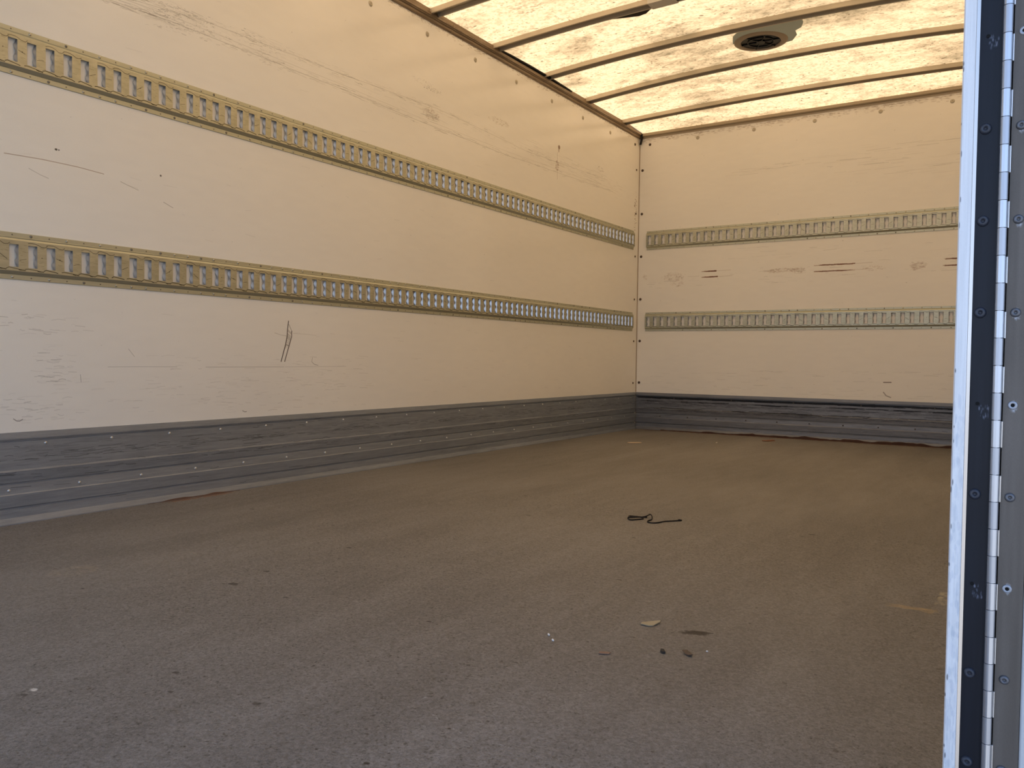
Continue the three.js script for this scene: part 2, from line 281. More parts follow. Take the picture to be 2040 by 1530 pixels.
  for (let u = 0.25; u < W; u += 0.02) p.line([[u, 0.022 + N1(u * 9, 3) * 0.006], [u + 0.02, 0.022 + N1(u * 9 + 0.18, 3) * 0.006]], 0.016 + 0.012 * N2(u * 14, 1), `rgba(52,24,13,${(0.45 + 0.3 * N3(u * 5, 2)).toFixed(2)})`);
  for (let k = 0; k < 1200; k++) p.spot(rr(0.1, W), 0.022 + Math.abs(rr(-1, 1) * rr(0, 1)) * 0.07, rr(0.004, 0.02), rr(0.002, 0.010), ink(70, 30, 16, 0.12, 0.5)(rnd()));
  for (let k = 0; k < 40; k++) p.spot(rr(0.98, 1.06), rr(0.26, 0.34), rr(0.004, 0.012), rr(0.003, 0.012), ink(130, 70, 44, 0.1, 0.3)(rnd()));
}
const FZ = 2.9;
const floorMats = [[0, FZ, false], [FZ, 4.95, true]].map(([z0, z1, fine]) => {
  const p = new Paint(2048, 2048, 0, W, z0, z1, floorBase(fine)); floorMarks(p);
  return { map: p.tex() };
});
const gritPaint = new Paint(1024, 1024, 0, 1, 0, 1, (u, v, o) => { const k = 150 + (rnd() - 0.5) * 70 + N1(u * 256, v * 256) * 40 - (N2(u * 256, v * 256) > 0.6 ? 70 : 0); o[0] = o[1] = o[2] = k; });
const grit = gritPaint.tex(false); grit.repeat.set(3, 3);
const mFloors = floorMats.map((m) => std({ ...m, roughness: 0.62, bumpMap: grit, bumpScale: 0.0012 }));
const mFloorPlain = std({ color: 0x8a7d70, roughness: 0.7 });
{
  const q = (z0, z1) => [[0, 0, z0], [0, 0, z1], [W, 0, z1], [W, 0, z0], 0, 0, 1, 1];
  const P = faceQuads([q(0, FZ), q(FZ, 4.95), q(4.95, L)]);
  // uv: u = x, v = z
  const uv = P.attributes.uv, pos = P.attributes.position, span = [[0, FZ], [FZ, 4.95], [4.95, L]];
  for (let i = 0; i < pos.count; i++) { const [a, b] = span[Math.floor(i / 6)]; uv.setXY(i, pos.getX(i) / W, (pos.getZ(i) - a) / (b - a)); }
  struct('floor', ...withBody(P, merge([box(0, W, -0.1, -0.0003, 0, L), box(W, OUT + 0.004, -0.1, -0.004, DOOR0, DOOR1)]), [...mFloors, mFloorPlain], mFloorPlain), 'worn grey brown cargo floor with pits and grime', 'floor');
}

// ------------------------------------------------------------------ roof: a translucent sheet over aluminium bows
const BOWS = [[0.286, 2.072, 0.028], [0.805, 2.075, 0.054], [1.31, 2.076, 0.047], [1.817, 2.075, 0.038], [2.333, 2.067, 0.034], [2.845, 2.067, 0.036], [3.355, 2.067, 0.036], [3.865, 2.067, 0.036], [4.375, 2.067, 0.036], [4.885, 2.067, 0.036], [5.395, 2.067, 0.036], [5.905, 2.067, 0.036]];
const BOW_H = 0.023;
const archS = (x) => 1 - ((x - W / 2) / (W / 2)) ** 2;
function skinY(x, z) {
  const k = [[0, 2.072 - BOW_H, 0.0], ...BOWS, [L, 2.067, 0.036]];
  let i = 0; while (i < k.length - 2 && z > k[i + 1][0]) i++;
  const f = THREE.MathUtils.clamp((z - k[i][0]) / (k[i + 1][0] - k[i][0]), 0, 1), at = (n) => k[i][n] + (k[i + 1][n] - k[i][n]) * f;
  return at(1) + at(2) * archS(x) + BOW_H + 0.0005;
}
const roofPaint = new Paint(2048, 2048, 0, W, 0, 2.9, (u, v, o) => {
  let d = N1(u * 3.1 + 7, v * 5.2) * 0.5 + N2(u * 7, v * 13) * 0.3 + N3(u * 19, v * 34) * 0.2;
  d = Math.max(0, d + 0.06) * 0.62 + Math.max(0, N3(u * 50, v * 70) + 0.1) * 0.16 + Math.max(0, N1(u * 110, v * 140)) * 0.20 + Math.max(0, N2(u * 210, v * 230)) * 0.1 + rnd() * 0.05;
  const k = 1 - d * 0.62;
  o[0] = 249 * k; o[1] = 208 * k; o[2] = 156 * k * (1 - d * 0.1);
});
{
  const p = roofPaint, sp = ink(70, 52, 30, 0.15, 0.6);
  for (let k = 0; k < 2600; k++) p.spot(rr(0, W), rr(0, 2.9), rr(0.002, 0.007), rr(0.002, 0.006), sp(rnd() ** 2), rr(-0.4, 0.4));
  for (let k = 0; k < 130; k++) p.spot(rr(0, W), rr(0, 2.9), rr(0.005, 0.013), rr(0.003, 0.007), sp(rnd()), rr(-0.4, 0.4));
  for (const [u, v, ru, rv, n] of [[0.75, 1.5, 0.2, 0.09, 260], [1.05, 1.95, 0.14, 0.06, 160], [0.5, 1.0, 0.2, 0.08, 160], [0.9, 0.55, 0.2, 0.06, 120], [1.7, 1.5, 0.2, 0.1, 160], [0.35, 2.1, 0.12, 0.07, 140], [1.7, 2.0, 0.25, 0.08, 160]]) p.grains(u, v, ru, rv, n, 0.007, ink(110, 88, 56, 0.05, 0.22));
  for (let k = 0; k < 40; k++) { const u = rr(0, W), v = rr(0, 2.9), l = rr(0.02, 0.08); p.line([[u, v], [u + l, v + rr(-0.01, 0.02)]], 0.003, ink(120, 96, 60, 0.1, 0.3)(rnd())); }
}
const roofTex = roofPaint.tex(); roofTex.wrapT = THREE.MirroredRepeatWrapping;
const mSkin = new THREE.MeshPhysicalMaterial({ map: roofTex, roughness: 1, transmission: 0.56, thickness: 0, specularIntensity: 0.15, side: THREE.DoubleSide });
let ceiling;
{
  const zs = [0.0]; for (let i = 0; i <= 61; i++) zs.push(0.004 + i / 61 * (L - 0.004));
  const nx = 24, P = [], UV = [], I = [];
  for (const z of zs) for (let i = 0; i <= nx; i++) { const x = -0.03 + i / nx * (OUT + 0.03); P.push(x, skinY(Math.min(Math.max(x, 0), W), z), z); UV.push(x / W, z / 2.9); }
  for (let j = 0; j + 1 < zs.length; j++) for (let i = 0; i < nx; i++) { const a = j * (nx + 1) + i; I.push(a, a + 1, a + nx + 2, a, a + nx + 2, a + nx + 1); }
  const g = new THREE.BufferGeometry(); g.setAttribute('position', new THREE.Float32BufferAttribute(P, 3)); g.setAttribute('uv', new THREE.Float32BufferAttribute(UV, 2)); g.setIndex(I); g.computeVertexNormals();
  ceiling = struct('ceiling', g, mSkin, 'translucent yellowish roof sheet over aluminium bows', 'roof');
}
const mBow = std({ color: new THREE.Color().setRGB(0.60, 0.52, 0.39), roughness: 0.42, metalness: 0.35 });
// an open channel, lips turned in along its mouth
const bowSection = [[0.030, BOW_H], [0.030, 0], [0.021, 0], [0.021, 0.002], [0.028, 0.002], [0.028, BOW_H - 0.002], [-0.028, BOW_H - 0.002], [-0.028, 0.002], [-0.022, 0.002], [-0.022, 0], [-0.030, 0], [-0.030, BOW_H]];
for (const [bz, by, A] of BOWS) {
  const n = 28, xs = Array.from({ length: n + 1 }, (_, i) => 0.004 + i / n * (W - 0.008));
  const g = sweep(bowSection.slice().reverse(), xs.map((x) => (d, y) => [x, by + A * archS(x) + y, bz + d]), xs);
  const b = mesh('roof_bow', g, mBow, ceiling);
  if (bz === 1.817) {
    const x0 = 0.865, x1 = 0.99, ys = (x) => by + A * archS(x), pl = [];
    const s = [[-0.036, 0.023], [-0.034, -0.003], [0.034, -0.003], [0.036, 0.023], [0.032, 0.023], [0.030, -0.001], [-0.030, -0.001], [-0.032, 0.023]];
    pl.push(sweep(s, [x0, (x0 + x1) / 2, x1].map((x) => (d, y) => [x, ys(x) + y, bz + d]), [0, 0.06, 0.125]));
    for (const x of [x0 + 0.012, x1 - 0.012]) pl.push(new THREE.CylinderGeometry(0.004, 0.004, 0.003, 8).translate(x, ys(x) - 0.004, bz + 0.008));
    const sp = mesh('splice_plate', merge(pl), std({ color: new THREE.Color().setRGB(0.72, 0.66, 0.54), roughness: 0.55 }), b); sp.userData.label = 'pale splice plate wrapped round the bow';
  }
}
const mSeal = std({ color: 0x14110d, roughness: 0.8 });
{ // black butyl squeezed out beside a bow, along the roof rail and in the corner
  const blob = (pts, z) => { const s = new THREE.Shape(pts.map((p) => new THREE.Vector2(...p))); return new THREE.ExtrudeGeometry(s, { depth: z, bevelEnabled: false }); };
  const g1 = blob([[0.62, -1.776], [0.60, -1.768], [0.68, -1.736], [0.76, -1.708], [0.80, -1.716], [0.84, -1.75], [0.86, -1.776]], 0.006).rotateX(-Math.PI / 2);
  const a = g1.attributes.position; for (let i = 0; i < a.count; i++) a.setY(i, skinY(a.getX(i), a.getZ(i)) - 0.008 + a.getY(i)); g1.computeVertexNormals();
  mesh('sealant_strip', g1, mSeal, ceiling);
  const g2 = sweep([[0, 0], [0.014, 0.004], [0.014, 0.012], [0, 0.012]], [1.02, 1.1, 1.3, 1.5, 1.7, 1.78].map((z, i) => (d, y) => [0.004 + d * [0.1, 0.4, 0.9, 1.0, 0.6, 0.1][i] + 0.012, 2.080 + y * 0.8, z]), [0, 0.1, 0.3, 0.5, 0.7, 0.8]);
  mesh('sealant_strip', g2, mSeal, ceiling);
  const g3 = sweep([[-0.006, 0], [0.008, 0], [0.008, 0.012], [-0.006, 0.012]], [[0.012, 1.995], [0.018, 2.02], [0.024, 2.045], [0.024, 2.066]].map(([x, y]) => (d, k) => [x + d * 0.8, y, 0.012 + k]), [0, 0.03, 0.06, 0.08]);
  mesh('sealant_strip', g3, mSeal, ceiling);
}
// grey sealant smeared over the sheet beside the vent
const patchShape = new THREE.Shape(); [[1.02, -1.10], [1.05, -1.19], [1.10, -1.25], [1.18, -1.277], [1.36, -1.278], [1.40, -1.262], [1.395, -1.20], [1.372, -1.14], [1.335, -1.11], [1.328, -1.05], [1.29, -0.985], [1.2, -0.96], [1.08, -0.99]].forEach((p, i) => patchShape[i ? 'lineTo' : 'moveTo'](...p));
{
  const g = new THREE.ExtrudeGeometry(patchShape, { depth: 0.003, bevelEnabled: true, bevelSize: 0.003, bevelThickness: 0.001, bevelSegments: 1, curveSegments: 4 }).rotateX(-Math.PI / 2), a = g.attributes.position;
  for (let i = 0; i < a.count; i++) a.setY(i, skinY(a.getX(i), a.getZ(i)) - 0.0055 + a.getY(i)); g.computeVertexNormals();
  const p = mesh('sealant_patch', g, std({ color: new THREE.Color().setRGB(0.60, 0.68, 0.61), roughness: 0.7 }), ceiling); p.userData.label = 'grey sealant patch beside the vent';
}

// ------------------------------------------------------------------ trims: roof rails and corner seam
const trimPaint = new Paint(2048, 128, 0, 3, 0, 0.19, (u, v, o) => { const k = N1(u * 30, v * 300) * 10 + N2(u * 7, v * 90) * 8 + (rnd() - 0.5) * 12; o[0] = 142 + k; o[1] = 122 + k; o[2] = 96 + k; });
trimPaint.streak([[0, 0.03], [3, 0.03]], 0.05, 260, ink(60, 40, 26, 0.1, 0.5), [0.01, 0.12], 0.002);
const trimTex = trimPaint.tex(); trimTex.repeat.set(1 / 3, 1 / 0.19);
const mTrim = std({ map: trimTex, roughness: 0.5, metalness: 0.2 });
const TO_LEFT = (o) => { o.rotation.y = Math.PI / 2; return o; };   // local +X runs from the door end towards the bulkhead, local +Z faces the room
{
  const sec = [[0, 2.038], [0.006, 2.038], [0.010, 2.043], [0.010, 2.053], [0.016, 2.055], [0.016, 2.058], [0.021, 2.060], [0.021, 2.074], [0.014, 2.077], [0.014, 2.0905], [0, 2.0905]];
  const t = struct('trim_1', bar(sec, -L + 0.001, -0.001), mTrim, 'dirty aluminium roof rail along the top of the left wall', 'trim'); TO_LEFT(t);
  const clip = bar([[0.0, 2.0375], [0.0065, 2.0375], [0.0108, 2.0425], [0.0108, 2.054], [0.0217, 2.0595], [0.0217, 2.0745], [0, 2.0745]], -0.004, 0.004);
  for (const z of [2.19, 1.70, 1.19, 0.70, 0.22, 2.70, 3.2, 3.7]) { const c = mesh('rail_joint', clip, mTrim, t); c.position.x = -z; }
  const sf = [[0, 2.036], [0.003, 2.036], [0.004, 2.046], [0.018, 2.050], [0.021, 2.053], [0.021, 2.070], [0, 2.071]], mTrimPale = std({ color: new THREE.Color().setRGB(0.42, 0.34, 0.23), roughness: 0.5, metalness: 0.2 });
  struct('trim_2', bar(sf, 0.022, W - 0.022), mTrimPale, 'dirty aluminium roof rail along the top of the bulkhead', 'trim');
  const r = struct('trim_3', bar(sec, 0.001, L - 0.001), mTrim, 'aluminium roof rail along the top of the right wall', 'trim'); r.rotation.y = -Math.PI / 2; r.position.x = W;
  struct('trim_4', sweep([[0.0002, 0.0002], [0.0045, 0.0002], [0.0038, 0.0026], [0.0026, 0.0038], [0.0002, 0.0045]], [0.262, 1.995].map((y) => (x, z) => [x, y, z]), [0.262, 1.995]), std({ color: new THREE.Color().setRGB(0.36, 0.28, 0.19), roughness: 0.8 }), 'thin brown caulk seam in the corner of left wall and bulkhead', 'seam');
}
// washer screws along the wall tops and in the corner
const mWasher = std({ color: new THREE.Color().setRGB(0.50, 0.44, 0.33), roughness: 0.45, metalness: 0.3 }), mScrewDark = std({ color: new THREE.Color().setRGB(0.10, 0.065, 0.04), roughness: 0.6, metalness: 0.3 });
const gWasher = washerScrew(0.0125), gHead = dome(0.0095, 0.006, 12);
for (let k = 0; k < 12; k++) { const s = mesh('washer_screw', gWasher, mWasher, wallLeft); s.position.set(0, 1.976, 0.466 + 0.3795 * k); s.rotation.y = Math.PI / 2; }
for (let k = 0; k < 6; k++) { const s = mesh('washer_screw', gWasher, mWasher, wallFront); s.position.set(0.424 + 0.38 * k, 1.993, 0); }
for (const y of [1.818, 1.514, 1.215, 0.915, 0.6215, 0.3275]) {
  const a = mesh('corner_screw', gHead, mScrewDark, wallFront); a.position.set(0.024, y, 0);
  const b = mesh('corner_screw', gHead, mScrewDark, wallLeft); b.position.set(0, y - 0.003, 0.05); b.rotation.y = Math.PI / 2; b.scale.setScalar(0.8);
}
{ const a = mesh('corner_screw', gHead, mScrewDark, wallFront); a.position.set(0.077, 1.992, 0); const b = mesh('corner_screw', gHead, mScrewDark, wallLeft); b.position.set(0, 1.985, 0.081); b.rotation.y = Math.PI / 2; }

// ------------------------------------------------------------------ ribbed aluminium kick strips
const kick = (tone, dirt, sooty = 0) => {
  const p = new Paint(2048, 512, 0, 2.4, 0, 0.3, (u, v, o) => { const k = N1(u * 12, v * 160) * 7 + N2(u * 40, v * 500) * 5 + N3(u * 2.5, v * 20) * 5 + (rnd() - 0.5) * 8; o[0] = tone[0] + k; o[1] = tone[1] + k; o[2] = tone[2] + k; });
  const bk = ink(24, 23, 24, 0.08, 0.4), pale = ink(170, 170, 165, 0.08, 0.3);
  for (const v of [0.205, 0.212, 0.163]) p.streak([[0, v], [2.4, v]], 0.006, 110 * dirt, bk, [0.01, 0.08], 0.0012);
  p.streak([[0, 0.2], [2.4, 0.2]], 0.04, 130 * dirt, ink(30, 28, 28, 0.04, 0.25), [0.02, 0.12], 0.002);
  p.streak([[0, 0.15], [2.4, 0.15]], 0.1, 150, pale, [0.01, 0.06], 0.0012);
  p.streak([[0, 0.15], [2.4, 0.15]], 0.12, 120 * dirt, bk, [0.01, 0.08], 0.0014);
  for (const [v, n] of [[0.252, 260], [0.246, 200], [0.225, 90], [0.176, 60]]) p.streak([[0, v], [2.4, v]], 0.004, n * sooty, ink(14, 13, 13, 0.2, 0.7), [0.03, 0.2], 0.003);
  const t = p.tex(); t.repeat.set(1 / 2.4, 1 / 0.3);
  return std({ map: t, roughness: 0.46, metalness: 0.55 });
};
const mKickL = kick([146, 151, 157], 1), mKickF = kick([122, 122, 122], 2.6, 1);
// section listed from the floor up on the room side, then back down the wall
const kickSec = [[0, 0], [0.022, 0], [0.0215, 0.003], [0.012, 0.019], [0.010, 0.040], [0.004, 0.0425], [0.004, 0.046], [0.012, 0.049], [0.0145, 0.083], [0.0125, 0.086], [0.009, 0.110], [0.004, 0.1125], [0.004, 0.116], [0.011, 0.118], [0.0155, 0.149], [0.013, 0.154], [0.0095, 0.2], [0.008, 0.2325], [0.003, 0.2335], [0.003, 0.2375], [0.013, 0.2385], [0.0135, 0.242], [0.009, 0.2588], [0, 0.2588]];
for (const p of kickSec) p[0] = p[0] > 0.001 ? 0.004 + (p[0] - 0.004) * 0.55 : p[0];
const kickSecRoom = kickSec.slice().reverse().map((p) => p);   // texture v starts at the top edge
const gRivet = dome(0.0048, 0.0034, 8), mRivet = std({ color: new THREE.Color().setRGB(0.62, 0.62, 0.6), roughness: 0.3, metalness: 0.8 }), mRivetDull = std({ color: new THREE.Color().setRGB(0.08, 0.07, 0.06), roughness: 0.5, metalness: 0.5 });
const reversedBar = (sec, a, b) => { const g = bar(sec, a, b); return g; };
{
  const o = struct('baseboard_left', reversedBar(kickSec, -L + 0.001, -0.022), mKickL, 'ribbed dull aluminium kick strip along the left wall', 'baseboard'); TO_LEFT(o);
  for (let k = 0; k < 21; k++) {
    const a = mesh('rivet', gRivet, mRivet, o); a.position.set(-(0.095 + 0.2 * k), 0.2235, 0.0061);
    const b = mesh('rivet', gRivet, mRivet, o); b.position.set(-(0.197 + 0.2 * k), 0.0965, 0.0076);
  }
  const f = struct('baseboard_front', reversedBar(kickSec, 0.002, W - 0.002), mKickF, 'scuffed dark ribbed kick strip along the bulkhead', 'baseboard');
  for (let k = 0; k < 11; k++) { const b = mesh('rivet', gRivet, mRivetDull, f); b.position.set(0.19 + 0.201 * k, 0.0975, 0.0076); if (k % 2) { const c = mesh('rivet', gRivet, mRivetDull, f); c.position.set(0.09 + 0.201 * k, 0.2235, 0.0061); } }
  // rotten wood that shows under the strips
  const rot = (x0, x1, n, top) => { const xs = Array.from({ length: n + 1 }, (_, i) => x0 + (x1 - x0) * i / n); return sweep([[0.0008, 0], [0.0155, 0], [0.0150, 1], [0.0008, 1]], xs.map((x) => (d, y) => [x, y * top(x), d + (y ? 0 : 0.003 * (1 + N2(x * 31, 4)))]), xs); };
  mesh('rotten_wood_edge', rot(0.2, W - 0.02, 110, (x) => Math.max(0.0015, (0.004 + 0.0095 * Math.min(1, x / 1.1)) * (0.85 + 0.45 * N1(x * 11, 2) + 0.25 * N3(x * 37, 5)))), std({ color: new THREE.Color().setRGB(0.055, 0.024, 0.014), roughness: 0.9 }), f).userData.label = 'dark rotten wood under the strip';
  mesh('rotten_wood_edge', rot(-3.78, -3.42, 30, (x) => Math.max(0.0006, 0.0052 * Math.sin((x + 3.78) / 0.36 * Math.PI) * (0.9 + 0.5 * N1(x * 23, 7)))), std({ color: new THREE.Color().setRGB(0.105, 0.055, 0.034), roughness: 0.9 }), o).userData.label = 'rusty brown rotten edge under the strip';
  const r = struct('baseboard_right', reversedBar(kickSec, 0.022, 4.05), mKickL, 'ribbed kick strip along the right wall', 'baseboard'); r.rotation.y = -Math.PI / 2; r.position.x = W;
}

// ------------------------------------------------------------------ slotted cargo track rails
const railPaint = new Paint(2048, 256, 0, PITCH * 12, 0, 0.085, (u, v, o) => { const k = N1(u * 60, v * 160) * 6 + N2(u * 20, v * 40) * 6 + (rnd() - 0.5) * 9; o[0] = 188 + k; o[1] = 184 + k; o[2] = 160 + k; });
{
  const p = railPaint, bk = ink(32, 28, 20, 0.3, 0.85), br = ink(70, 58, 38, 0.1, 0.45);
  for (let i = -1; i < 13; i++) {
    const c = i * PITCH;   // grime that outlines the pressed edges over and under the slots
    if (i % 3) p.line([[c - 0.012, 0.0795], [c - 0.004, 0.0815], [c + 0.006, 0.081], [c + 0.015, 0.078], [c + 0.024, 0.0735], [c + 0.034, 0.0735], [c + 0.04, 0.078]], 0.0015, bk(rnd()), 0.0007);
    p.line([[c - 0.02, 0.006], [c - 0.013, 0.0085], [c + 0.012, 0.006], [c + 0.02, 0.003]], 0.0019, bk(rnd()), 0.0008);
    if (rnd() < 0.6) p.line([[c + 0.014, 0.004], [c + 0.03, 0.0035]], 0.003, bk(rnd()), 0.0006);
    for (let k = 0; k < 9; k++) p.line(((u, v) => [[u, v], [u + rr(0.003, 0.016), v + rr(-0.001, 0.001)]])(c + rr(0.012, 0.034), rr(0.012, 0.075)), 0.0007, br(rnd()));
    if (rnd() < 0.55) p.spot(c + 0.0254, 0.0425, 0.0016, 0.0014, bk(rnd()));
    if (rnd() < 0.45) p.line([[c + 0.015, rr(0.03, 0.05)], [c + 0.033, rr(0.03, 0.05)]], 0.0012, bk(rnd()));
  }
}
const railTex = railPaint.tex(); railTex.repeat.set(1 / (PITCH * 12), 1 / 0.085);
const mRail = std({ map: railTex, roughness: 0.42, metalness: 0.8 });
const mFlange = std({ color: new THREE.Color().setRGB(0.53, 0.52, 0.40), roughness: 0.48, metalness: 0.85 });
const mLip = std({ color: new THREE.Color().setRGB(0.60, 0.62, 0.64), roughness: 0.34, metalness: 0.95 });
const RH = 0.131, FACE = 0.0125, Y0 = 0.0235, Y1 = 0.1085, SLOT = 0.0125, SH = 0.0315, YC = 0.066;
const lowSec = [[0.0002, 0], [0.0028, 0], [0.0034, 0.0006], [0.0034, 0.0135], [0.0058, 0.0148], [FACE - 0.001, 0.0222], [FACE, Y0], [FACE - 0.002, Y0], [0.0045, 0.0165], [0.0014, 0.0145], [0.0002, 0.0145]];
const topSec = [[0.0002, 0.1165], [0.0014, 0.1165], [0.0045, 0.1135], [FACE - 0.002, Y1], [FACE, Y1], [FACE - 0.0008, 0.1098], [0.0078, 0.1142], [0.0085, 0.1166], [0.0056, 0.1186], [0.0034, 0.1192], [0.0034, RH - 0.0006], [0.0028, RH], [0.0002, RH]];
function lipGeometry() {   // the pressed lip on one side of a slot: rolls back from the face to the wall, with two scallops
  const nv = 16, nu = 2, P = [], I = [];
  for (let j = 0; j <= nv; j++) {
    const v = j / nv, lobe = 0.5 - 0.5 * Math.cos(v * Math.PI * 4), out = 0.0019 + 0.0036 * lobe, back = 0.0058 + 0.0042 * lobe;
    for (let i = 0; i <= nu; i++) { const a = i / nu; P.push(-out * a ** 1.6, -SH + v * 2 * SH, FACE - 0.0003 - back * a); }
  }
  for (let j = 0; j < nv; j++) for (let i = 0; i < nu; i++) { const a = j * (nu + 1) + i, b = a + nu + 1; I.push(a, a + 1, b + 1, a, b + 1, b); }
  const g = new THREE.BufferGeometry(); g.setAttribute('position', new THREE.Float32BufferAttribute(P, 3)); g.setIndex(I); g.computeVertexNormals(); return g;
}
const gLip = lipGeometry(), gRailRivet = dome(0.0042, 0.003, 8), gRailPin = dome(0.0022, 0.0012, 6);
const mRailRivet = std({ color: new THREE.Color().setRGB(0.5, 0.46, 0.36), roughness: 0.3, metalness: 0.8 }), mRailRivetDark = std({ color: new THREE.Color().setRGB(0.22, 0.19, 0.14), roughness: 0.5, metalness: 0.4 });
// x0, x1: ends along local X; first: centre of the first slot; n: how many slots
function cargoRail(label, x0, x1, first, n) {
  const o = thing('cargo_track_rail', label, 'rail', 'slotted cargo track rails on the walls');
  mesh('lower_flange', bar(lowSec, x0, x1), mFlange, o); mesh('upper_flange', bar(topSec, x0, x1), mFlange, o);
  const s = new THREE.Shape(); s.moveTo(x0, Y0); s.lineTo(x1, Y0); s.lineTo(x1, Y1); s.lineTo(x0, Y1); s.closePath();
  for (let k = 0; k < n; k++) {
    const c = first + k * PITCH, h = new THREE.Path(); h.moveTo(c - SLOT, YC - SH); h.lineTo(c - SLOT, YC + SH); h.lineTo(c + SLOT, YC + SH); h.lineTo(c + SLOT, YC - SH); h.closePath(); s.holes.push(h);
  }
  const g = new THREE.ExtrudeGeometry(s, { depth: 0.002, bevelEnabled: false }).translate(0, 0, FACE - 0.002), uv = g.attributes.uv;
  for (let i = 0; i < uv.count; i++) uv.setXY(i, uv.getX(i) - first, uv.getY(i) - Y0);
  mesh('slotted_face', g, mRail, o);
  for (let k = 0; k < n; k++) {
    const c = first + k * PITCH;
    const a = mesh('slot_lip', gLip, mLip, o); a.position.set(c + SLOT, YC, 0);
    const b = mesh('slot_lip', gLip, mLip, o); b.position.set(c - SLOT, YC, 0); b.rotation.set(0, 0, 0); b.scale.x = -1;
    for (const [y, odd] of [[RH - 0.0066, 0], [0.0066, 1]]) {
      const big = (k + odd) % 2 === 0 || rnd() < 0.18, r = mesh('rivet', big ? gRailRivet : gRailPin, big && rnd() < 0.75 ? mRailRivet : mRailRivetDark, o); r.position.set(c, y, 0.0034);
    }
  }
  return o;
}
const zFirst = 4.182, kOf = (z) => (zFirst - z) / PITCH;
function leftRail(label, y, zNear, zFar) {
  let k0 = Math.ceil(kOf(zNear - 0.02)), k1 = Math.floor(kOf(zFar + 0.02));
  const o = cargoRail(label, -zNear, -zFar, -(zFirst - k0 * PITCH), k1 - k0 + 1); TO_LEFT(o); o.position.y = y; return o;
}
const JU = zFirst - 35.5 * PITCH, JL = zFirst - 49.5 * PITCH;
leftRail('upper slotted cargo rail on the left wall, near length towards the camera', 1.2561, 5.42, JU + 0.001);
leftRail('upper slotted cargo rail on the left wall, far length ending at the corner', 1.2561, JU - 0.001, 0.083);
leftRail('lower slotted cargo rail on the left wall, near length towards the camera', 0.6885, 4.69, JL + 0.001);
leftRail('lower slotted cargo rail on the left wall, far length ending at the corner', 0.6885, JL - 0.001, 0.083);
{
  const a = cargoRail('upper slotted cargo rail on the bulkhead wall', 0.066, 2.29, 0.0895, 43); a.position.set(0, 1.258, 0);
  const b = cargoRail('lower slotted cargo rail on the bulkhead wall', 0.066, 2.29, 0.0895, 43); b.position.set(0, 0.690, 0);
}

// ------------------------------------------------------------------ roof vent
{
  const x = 1.152, z = 1.062, y = skinY(x, z) - 0.004;
  const v = thing('roof_vent', 'round black roof vent with a tan ring flange', 'vent'); v.position.set(x, y, z);
  const R = 0.134, r = 0.1;
  mesh('flange', new THREE.LatheGeometry([[r, 0.004], [r, -0.010], [r + 0.006, -0.012], [R - 0.01, -0.008], [R, -0.005], [R, 0.004]].map((p) => new THREE.Vector2(...p)), 40), std({ color: new THREE.Color().setRGB(0.40, 0.31, 0.21), roughness: 0.5 }), v);
  const mB = std({ color: 0x020202, roughness: 0.55 });
  mesh('cap', new THREE.LatheGeometry([[0.0001, 0.055], [0.06, 0.05], [0.1, 0.035], [R - 0.004, 0.0045]].map((p) => new THREE.Vector2(...p)), 32), std({ color: 0x101010, roughness: 0.6, side: THREE.DoubleSide }), v);
  mesh('screen', new THREE.CylinderGeometry(0.103, 0.103, 0.002, 32).translate(0, -0.004, 0), std({ color: 0x060606, roughness: 0.5 }), v);
  const sp = []; for (let k = 0; k < 3; k++) sp.push(new THREE.BoxGeometry(r * 1.98, 0.005, 0.004).rotateY(k * Math.PI / 3).translate(0, -0.008, 0));
  sp.push(new THREE.CylinderGeometry(0.02, 0.022, 0.006, 20).translate(0, -0.008, 0), new THREE.TorusGeometry(0.064, 0.003, 6, 28).rotateX(Math.PI / 2).translate(0, -0.008, 0));
  mesh('grille', merge(sp), mB, v);
}

// ------------------------------------------------------------------ side doorway: jamb, continuous hinge and the door folded back along the truck
const JB = -0.1, JT = HEAD;
const jambPaint = new Paint(128, 2048, 0, 0.0125, 0, 2, (u, v, o) => { const k = N1(u * 900, v * 30) * 6 + N2(u * 300, v * 8) * 4 + (rnd() - 0.5) * 7; o[0] = 240 + k; o[1] = 242 + k; o[2] = 244 + k; });
{ const p = jambPaint; for (let k = 0; k < 260; k++) p.spot(0.0125 - Math.abs(rr(0, 0.0012)), rr(0, 2), rr(0.0002, 0.0005), rr(0.001, 0.004), 'rgba(70,80,96,0.5)'); for (let k = 0; k < 260; k++) p.spot(rr(0, 0.0125), rr(0, 0.45), rr(0.0004, 0.002), rr(0.002, 0.008), ink(150, 164, 188, 0.03, 0.13)(rnd())); for (let k = 0; k < 60; k++) p.spot(rr(0, 0.002), rr(0, 2), rr(0.0003, 0.0008), rr(0.001, 0.003), 'rgba(60,60,64,0.5)'); }
const jt = jambPaint.tex(); jt.repeat.set(1 / 0.0125, 1 / 2);
